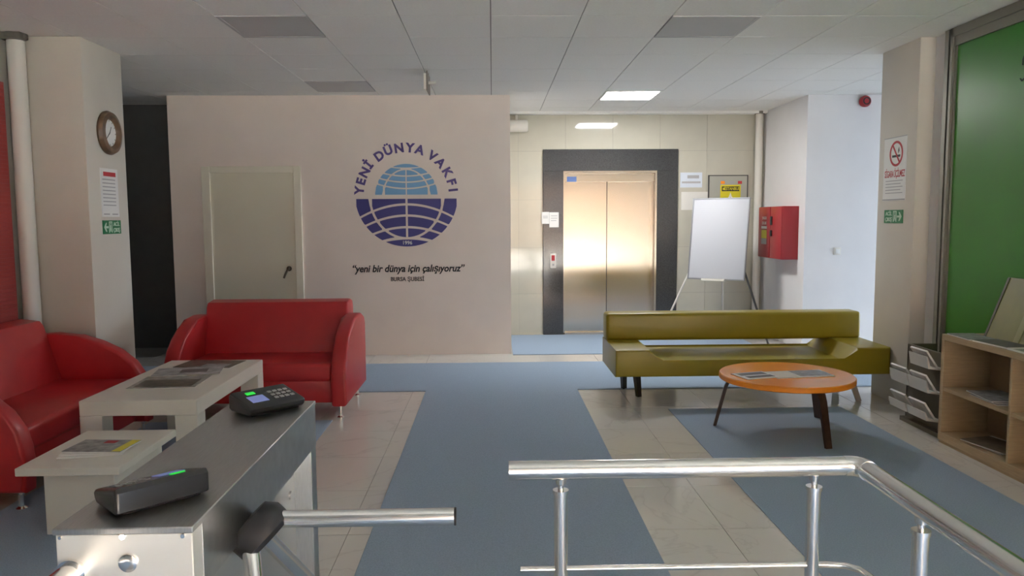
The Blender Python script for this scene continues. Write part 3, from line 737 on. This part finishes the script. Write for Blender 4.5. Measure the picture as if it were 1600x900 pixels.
sh = thing('bookshelf', 'pale birch cube bookshelf along the green panel', 'bookshelf', (3.11, 4.2, 0))
SX, SB, SY1, SY0 = 2.94, 3.262, 4.93, 2.90
th = .035
obj('top_board', BX(SX, SB, SY0, SY1, .685, .724, bev=.002, seg=1), M_birch, sh)
obj('bottom_board', BX(SX, SB, SY0, SY1, .02, .075, bev=.002, seg=1), M_birch, sh)
obj('plinth', BX(SX + .01, SB, SY0, SY1, 0, .021), M_birch, sh)
ysd = [SY1 - th, 4.235, 3.57, SY0]
for y in ysd: obj('upright', BX(SX, SB, y, y + th * (1 if y in (SY1 - th, SY0) else .6), .075, .686, bev=.002, seg=1), M_birch, sh)
obj('back_board', BX(SB - .012, SB + .004, SY0, SY1, .02, .70), mat('birch back board', (.36, .26, .15, 1), .6, noise=.1, nscale=8), sh)
for a, b in ((4.256, SY1 - th), (3.591, 4.235), (SY0 + th, 3.57)): obj('shelf_board', BX(SX + .003, SB, a, b, .352, .374, bev=.001, seg=1), M_birch, sh)
G1 = 'papers in the bookshelf'
def papers(label, x, y, z, n, w, h, seed, mm):
    rnd = random.Random(seed)
    for k in range(n):
        magazine(label[k] if isinstance(label, (list, tuple)) else label, x + rnd.uniform(-.02, .02), y + rnd.uniform(-.05, .05), z + .001 + .0072 * k, 90 + rnd.uniform(-14, 14), w, h, .0055, mm[k % len(mm)], G1)
papers(['grey magazine at the bottom of the pile on the upper shelf', 'dark magazine in the middle of the pile on the upper shelf', 'grey magazine on top of the pile on the upper shelf'], 3.09, 4.52, .374, 3, .30, .21, 3, [M_paperg, M_paperd, M_paperg])
papers(['brown magazine at the bottom of the pile on the lowest shelf', 'pale magazine in the middle of the pile on the lowest shelf', 'brown magazine on top of the pile on the lowest shelf'], 3.09, 4.54, .075, 3, .32, .22, 5, [M_paperb, M_paper, M_paperb])
magazine('pale magazine lying flat on the bookshelf top near its end', 3.032, 4.765, .724, 86, .26, .17, .006, M_paperg, 'papers on the bookshelf top')
magazine('dark magazine overlapping others on the bookshelf top', 3.035, 4.475, .724, 94, .29, .165, .009, M_paperd, 'papers on the bookshelf top')
magazine('white magazine on the bookshelf top below the olive board', 3.035, 4.16, .724, 88, .30, .17, .006, M_paper, 'papers on the bookshelf top', (-.12, .12, -.07, .07), M_paperg)
lb = thing('display_board', 'olive wooden board leaning against the green panel on the bookshelf', 'board', (3.2, 4.4, .724))
def lean_board(y0, y1, m_, name, off, th_):
    bm = NB(); prism(bm, [(3.13 - off, .724), (3.13 - off + th_, .724), (3.288 - off, 1.10), (3.288 - off - th_, 1.10)], 'y', y0, y1); return obj(name, bm, m_, lb)
lean_board(4.0, 4.79, M_olive, 'board', 0, .014)
lean_board(4.775, 4.795, mat('dark board edge', (.05, .05, .02, 1), .5), 'edge_strip', .002, .018)
lean_board(4.47, 4.52, mat('pale olive strip', (.25, .24, .08, 1), .5), 'fold_strip', .004, .014)

rk = thing('brochure_rack', 'dark brochure rack with white trays between bookshelf and pillar', 'rack', (3.08, 5.3, 0))
obj('back_board', BX(3.03, 3.05, 5.0, 5.50, .0, .565, bev=.002, seg=1), M_drkbr, rk)
obj('side_board', BX(3.03, 3.24, 5.48, 5.50, .0, .565, bev=.002, seg=1), M_drkbr, rk)
obj('base', BX(2.99, 3.24, 5.0, 5.50, 0, .03), M_drkbr, rk)
k = 0
for z, ys_ in ((.10, (5.02, 5.27)), (.29, (5.02, 5.27)), (.455, (5.02,))):
    for y in ys_:
        hz = .07 if z > .2 else .045
        obj('tray', prism(NB(), [(3.03, z), (3.03, z + .012), (2.925, z + .03), (2.905, z + .03 + hz), (2.898, z + .03 + hz), (2.912, z + .016)], 'y', y, y + .225), mat('white tray plastic', (.66, .66, .63, 1), .35), rk)
        mx = frame_mx((2.965, y + .112, z + .055), (0, -1, 0), (-.30, 0, .45))
        lf = thing('leaflet', ['white leaflet in the lowest rack tray next to the bookshelf', 'white leaflet in the lowest rack tray next to the pillar', 'white leaflet in the middle rack tray next to the bookshelf', 'white leaflet in the middle rack tray next to the pillar', 'white leaflet alone in the top rack tray'][k], 'leaflet', mx.translation, group='leaflets in the brochure rack')
        obj('pages', box(NB(), -.10, .10, -.04, .10, 0, .012, mx=mx), M_paper, lf)
        obj('cover', box(NB(), -.10, .10, -.04, .10, .012, .014, mx=mx), mat('pale leaflet cover', (.66, .66, .63, 1), .4, noise=.2, nscale=20), lf); k += 1

# ------------------------------------------------------------------ street behind the camera, mirrored in the steel and tiles
struct('ground_added', BX(8.6, 60, -2.4, 40, -.14, -.02), mat('light-cutting dark ground', (.10, .10, .10, 1), .9, noise=.2, nscale=6))  # unseen dark ground added so less light reaches the ceiling by the corridor
struct('ground_street', BX(-30, 30, -40, -2.4, -.14, -.02), M_pave)
hb = thing('street_building', 'orange street building standing opposite the entrance', 'building', (0, -17, 0))
obj('facade', BX(-22, 22, -22, -17, 0, 11), M_facade, hb)
for fz in (1.0, 4.0, 7.2):
    for k in range(-6, 7):
        w = obj('window', BX(k * 3.2 - .75, k * 3.2 + .75, -17.03, -16.9, fz, fz + 1.6), M_paper, hb); obj('pane', BX(k * 3.2 - .68, k * 3.2 + .68, -16.9, -16.89, fz + .07, fz + 1.53), M_gran, w)

for o in bpy.data.objects:
    if '_root_local' in o: del o['_root_local']
